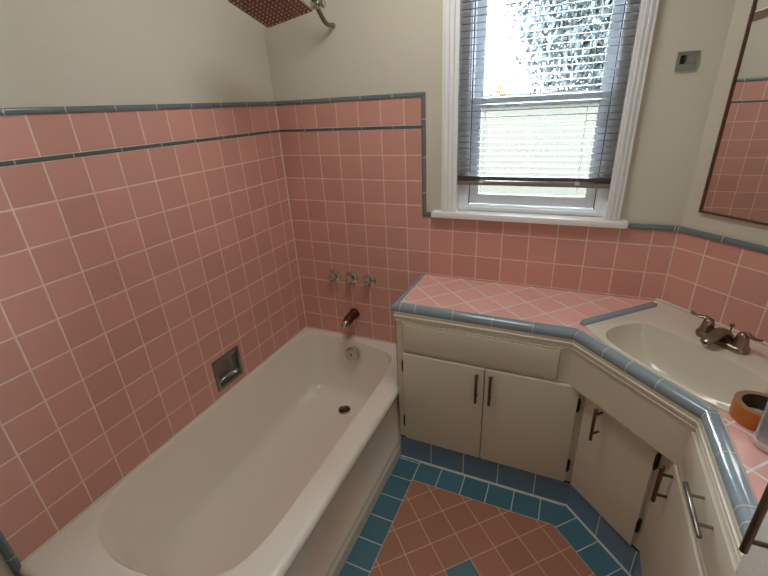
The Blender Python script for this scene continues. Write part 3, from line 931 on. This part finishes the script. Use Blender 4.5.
add_tube(bm, [uvp(.298,.088,FZ+.012), uvp(.298,.088,FZ+.052)], .0025, 8)
add_lathe(bm, uvp(.298,.088,FZ+.05), (0,0,1), [(.003,0),(.0065,.004),(.0065,.010),(.003,.013)], 14)
obj('lift_rod', bm, M['pewter'], FC, smooth=40)

# tape roll and can on the counter
TP = thing('tape_roll', (1.842,-.676,ZC), 'roll of amber tape lying flat on pink tiles at sink corner', 'tape')
TC = (1.842,-.672)
bm = NB()
rg = lambda r, z: [Vector((TC[0]+r*math.cos(2*PI*k/48), TC[1]+r*math.sin(2*PI*k/48), z)) for k in range(48)]
TZ = ZC+.001
add_ring_loft(bm, [rg(.0545,TZ+.046), rg(.0552,TZ+.046), rg(.0560,TZ+.0445), rg(.0560,TZ+.0015), rg(.0552,TZ), rg(.041,TZ)], 0, False, False)
obj('tape', bm, M['amber'], TP, smooth=40)
bm = NB()
add_ring_loft(bm, [rg(.0405,TZ+.0463), rg(.0546,TZ+.0463), rg(.0547,TZ+.0458)], 0, False, False)
obj('cardboard_edge', bm, M['kraft'], TP, smooth=40)
bm = NB()
add_ring_loft(bm, [rg(.0406,TZ+.0005), rg(.0406,TZ+.0462)], 0, False, False)
obj('cardboard_core', bm, M['core'], TP, smooth=60)

CN = thing('spray_can', (1.839,-.769,ZC), 'silver grey can standing on the pink tiles in front of the tape roll', 'can')
cx, cy = 1.839, -.769
bm = NB(); add_lathe(bm, (cx,cy,ZC+.001), (0,0,1), [(.030,0),(.032,.002),(.033,.006),(.033,.018),(.0318,.0195)], 36)
obj('bottom_rim', bm, M['canwhite'], CN, smooth=40)
bm = NB(); add_lathe(bm, (cx,cy,ZC+.019), (0,0,1), [(.0318,0),(.0318,.135),(.029,.145),(.022,.152)], 36)
obj('can_body', bm, M['can'], CN, smooth=40)
bm = NB(); add_lathe(bm, (cx,cy,ZC+.166), (0,0,1), [(.022,0),(.022,.034),(.020,.037)], 30)
obj('cap', bm, M['canwhite'], CN, smooth=40)

# mirror on the diagonal wall
MR = thing('mirror', tuple(uvp(.30,0,1.19)), 'large rectangular mirror in thin metal frame on wall above the sink', 'mirror')
MU0, MU1, MZ0, MZ1 = .057, L-.057, 1.190, 1.93
bm = NB()
def dbox(bm, u0, u1, v0, v1, z0, z1): add_obox(bm, uvp(u0,v0,z0), uvp(u1,v0,z0)-uvp(u0,v0,z0), uvp(u0,v1,z0)-uvp(u0,v0,z0), (0,0,z1-z0))
def mframe(bm, o, w_, v1):
    u0, u1, z0, z1 = MU0+o, MU1-o, MZ0+o, MZ1-o
    dbox(bm, u0, u0+w_, -TH, v1, z0, z1); dbox(bm, u1-w_, u1, -TH, v1, z0, z1)
    dbox(bm, u0+w_, u1-w_, -TH, v1, z0, z0+w_); dbox(bm, u0+w_, u1-w_, -TH, v1, z1-w_, z1)
fw = .0085
mframe(bm, .0025, .006, .009); mfr = obj('mirror_frame', bm, M['mframe'], MR, bev=.001)
bm = NB(); mframe(bm, 0, .0025, .0075); obj('frame_edge', bm, M['chrome'], mfr, label='bright metal outer edge of frame')
bm = NB(); dbox(bm, MU0+fw-.001, MU1-fw+.001, -TH+.001, .004, MZ0+fw-.001, MZ1-fw+.001)
obj('mirror_pane', bm, M['mirror'], MR)

# small plate on the back wall right of the window
PW = thing('wall_plate', (1.6375, TH, 1.636), 'small square metal wall plate with dark opening right of the window', 'wall plate')
bm = NB()
xs, zs_ = (1.609,1.617,1.632,1.666), (1.636,1.655,1.681,1.691)
for i in range(3):
    for j in range(3):
        if i == 1 and j == 1: continue
        add_box(bm, xs[i], xs[i+1], .001, TH, zs_[j], zs_[j+1])
bmesh.ops.remove_doubles(bm, verts=bm.verts, dist=.00005)
obj('plate', bm, M['steel'], PW)
bm = NB(); add_box(bm, 1.616, 1.633, TH-.0015, TH-.0005, 1.654, 1.682)
obj('plate_opening', bm, M['dark'], PW)
bm = NB(); add_box(bm, 1.634, 1.660, -.004, .002, 1.656, 1.680)
obj('plate_tab', bm, M['steel'], PW, bev=.002)

# tall cabinet at the right end of the counter
TCB = thing('tall_cabinet', (1.93,-1.45,0), 'tall white painted cabinet with bar handle at the right end of the counter', 'cabinet')
bm = NB(); add_box(bm, 1.716, XR+.002, -1.78, -1.0895, 0, 2.15)
obj('cabinet_body', bm, M['tallcab'], TCB, bev=.002)
bm = NB(); add_box(bm, 1.700, 1.715, -1.76, -1.108, .14, 2.12)
td = obj('door', bm, M['tallcab'], TCB, bev=.003)
pull(td, (1.668,-1.169,.99), (0,0,1), (-1,0,0), .146, .096, .033, r=.0058)

# door behind the camera; unseen ceiling lamp added to brighten the room
dt = thing('door_1', (1.3,YN,0), 'x', 'x'); dt['kind'] = 'structure'
for k in ('label', 'category'): del dt[k]
bm = NB(); add_box(bm, .92, 1.68, YN, YN+.035, .01, 2.03); dd_ = obj('door_panel', bm, M['door'], dt, bev=.003)
bm = NB(); add_box(bm, .84, .92, YN, YN+.02, 0, 2.11); add_box(bm, 1.68, 1.76, YN, YN+.02, 0, 2.11); add_box(bm, .92, 1.68, YN, YN+.02, 2.03, 2.11)
obj('door_frame', bm, M['white'], dt, bev=.003)
bm = NB(); add_lathe(bm, (1.60,YN+.035,1.0), (0,1,0), [(.03,0),(.03,.005),(.012,.012),(.012,.04),(.026,.05),(.028,.065),(.018,.075)], 20)
obj('door_knob', bm, M['steel'], dt, smooth=40)

LM = thing('fill_light', (0.92,-.68,ZCEIL), 'unseen round fill light added overhead to brighten the bathroom', 'fill light')  # added source out of view, makes up for weak daylight indoors
bm = NB(); add_lathe(bm, (0.92,-.68,ZCEIL), (0,0,-1), [(.30,0),(.30,.025),(.29,.03)], 36)
obj('fill_base', bm, M['fill_base'], LM, smooth=40)
bm = NB(); add_lathe(bm, (0.92,-.68,ZCEIL-.028), (0,0,-1), [(.288,0),(.28,.03),(.24,.055),(.14,.07),(.0001,.075)], 36, 0, True, False)
obj('fill_diffuser', bm, M['glow'], LM, smooth=60)

# ------------------------------------------------------------------ outdoors
bm = NB(); add_box(bm, -14, 16, .2, 30, -.6, -.5); tag(obj('ground', bm, M['lawn']), kind='structure')
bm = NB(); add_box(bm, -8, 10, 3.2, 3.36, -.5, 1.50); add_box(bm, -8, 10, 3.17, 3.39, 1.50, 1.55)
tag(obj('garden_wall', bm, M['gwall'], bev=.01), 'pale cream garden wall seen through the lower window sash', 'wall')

def leaves(bm, c, rad, n, size, rnd, shell=.55, low=0):
    for _ in range(n):
        d = Vector((rnd.gauss(0,1), rnd.gauss(0,1), rnd.gauss(0,1))).normalized()
        r = (shell + (1-shell)*rnd.random())
        r *= 1 + .18*math.sin(5*d.x+3*d.z) + .12*math.sin(9*d.y+7*d.x)
        p = Vector((c[0]+d.x*rad[0]*r, c[1]+d.y*rad[1]*r, c[2]+d.z*rad[2]*r))
        if p.z < low: continue
        a_ = Vector((rnd.gauss(0,1), rnd.gauss(0,1), rnd.gauss(0,1))).normalized()
        x, y, z_ = frame_of(a_)
        s_ = size*(.6+.8*rnd.random())
        vs = [bm.verts.new(p+q) for q in (-y*s_, x*s_*.42-y*s_*.1, x*s_*.3+y*s_*.5, y*s_, -x*s_*.3+y*s_*.5, -x*s_*.42-y*s_*.1)]
        bm.faces.new(vs)
rnd = random.Random(3)
def tree(name, label, base, crown_c, rad, n, size, lm, tr=.16):
    t = thing(name, base, label, 'tree', None)
    bm = NB()
    add_tube(bm, curve([base, (base[0]+.05,base[1],crown_c[2]-rad[2]*.7), (crown_c[0],crown_c[1],crown_c[2])], 5), [tr*(1-.06*i) for i in range(11)], 10)
    for k in range(7):
        a_ = 2*PI*k/7
        add_tube(bm, [(crown_c[0],crown_c[1],crown_c[2]-rad[2]*.3), (crown_c[0]+rad[0]*.5*math.cos(a_), crown_c[1]+rad[1]*.5*math.sin(a_), crown_c[2]+rad[2]*.3), (crown_c[0]+rad[0]*.85*math.cos(a_+.2), crown_c[1]+rad[1]*.85*math.sin(a_+.2), crown_c[2]+rad[2]*.4)], [tr*.4, tr*.2, tr*.06], 7)
    obj('trunk', bm, M['bark'], t, smooth=60)
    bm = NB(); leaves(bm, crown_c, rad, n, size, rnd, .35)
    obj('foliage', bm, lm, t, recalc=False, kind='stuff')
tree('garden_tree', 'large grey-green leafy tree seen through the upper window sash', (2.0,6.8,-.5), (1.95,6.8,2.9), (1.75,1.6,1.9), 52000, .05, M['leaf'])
tree('flowering_shrub', 'small shrub with yellow leaves peeking over wall outside the window', (.34,4.0,-.5), (.40,4.0,1.62), (.20,.2,.26), 120, .045, M['yleaf'], .03)

# ------------------------------------------------------------------ light, world, camera
w = bpy.data.worlds.new('World'); SC.world = w; w.use_nodes = True
nt = w.node_tree; bg = nt.nodes['Background']
tc = nt.nodes.new('ShaderNodeTexCoord'); sx = nt.nodes.new('ShaderNodeSeparateXYZ')
nt.links.new(tc.outputs['Generated'], sx.inputs[0])
mr = nt.nodes.new('ShaderNodeMapRange'); mr.inputs['From Min'].default_value = -.05; mr.inputs['From Max'].default_value = .9
nt.links.new(sx.outputs[2], mr.inputs['Value'])
nt.links.new(mixc(nt, mr.outputs['Result'], (.60,.63,.66,1), (1,1.08,1.2,1)), bg.inputs['Color'])
bg.inputs['Strength'].default_value = SKY
pd = bpy.data.lights.new('window_portal', 'AREA'); pd.shape = 'RECTANGLE'; pd.size = WX1-WX0; pd.size_y = WZ1-WZ0
pd.cycles.is_portal = True
po = bpy.data.objects.new('window_portal', pd); COL.objects.link(po)
po.location = ((WX0+WX1)/2, .15, (WZ0+WZ1)/2); po.rotation_euler = (-PI/2, 0, 0)

cam = bpy.data.cameras.new('Camera'); co_ = bpy.data.objects.new('Camera', cam); COL.objects.link(co_)
Rr, Dn, Fw = Vector((.9131,.4048,-.0488)), Vector((.1226,-.3867,-.9140)), Vector((-.3888,.8286,-.4027))
mt = Matrix.Identity(4)
for i in range(3):
    mt[i][0] = Rr[i]; mt[i][1] = -Dn[i]; mt[i][2] = -Fw[i]
mt[0][3], mt[1][3], mt[2][3] = 1.3576, -1.7762, 1.5824
co_.matrix_world = mt
cam.sensor_fit = 'HORIZONTAL'; cam.sensor_width = 36; cam.lens = 415.84/768*36
cam.clip_start = .02
SC.camera = co_
SC.view_settings.view_transform = 'Standard'; SC.view_settings.look = 'None'
SC.view_settings.exposure = 0; SC.view_settings.gamma = 1; SC.view_settings.use_curve_mapping = False
SC.cycles.use_denoising = True
SC.cycles.max_bounces = 14; SC.cycles.diffuse_bounces = 8; SC.cycles.transparent_max_bounces = 12
SC.cycles.sample_clamp_indirect = 0
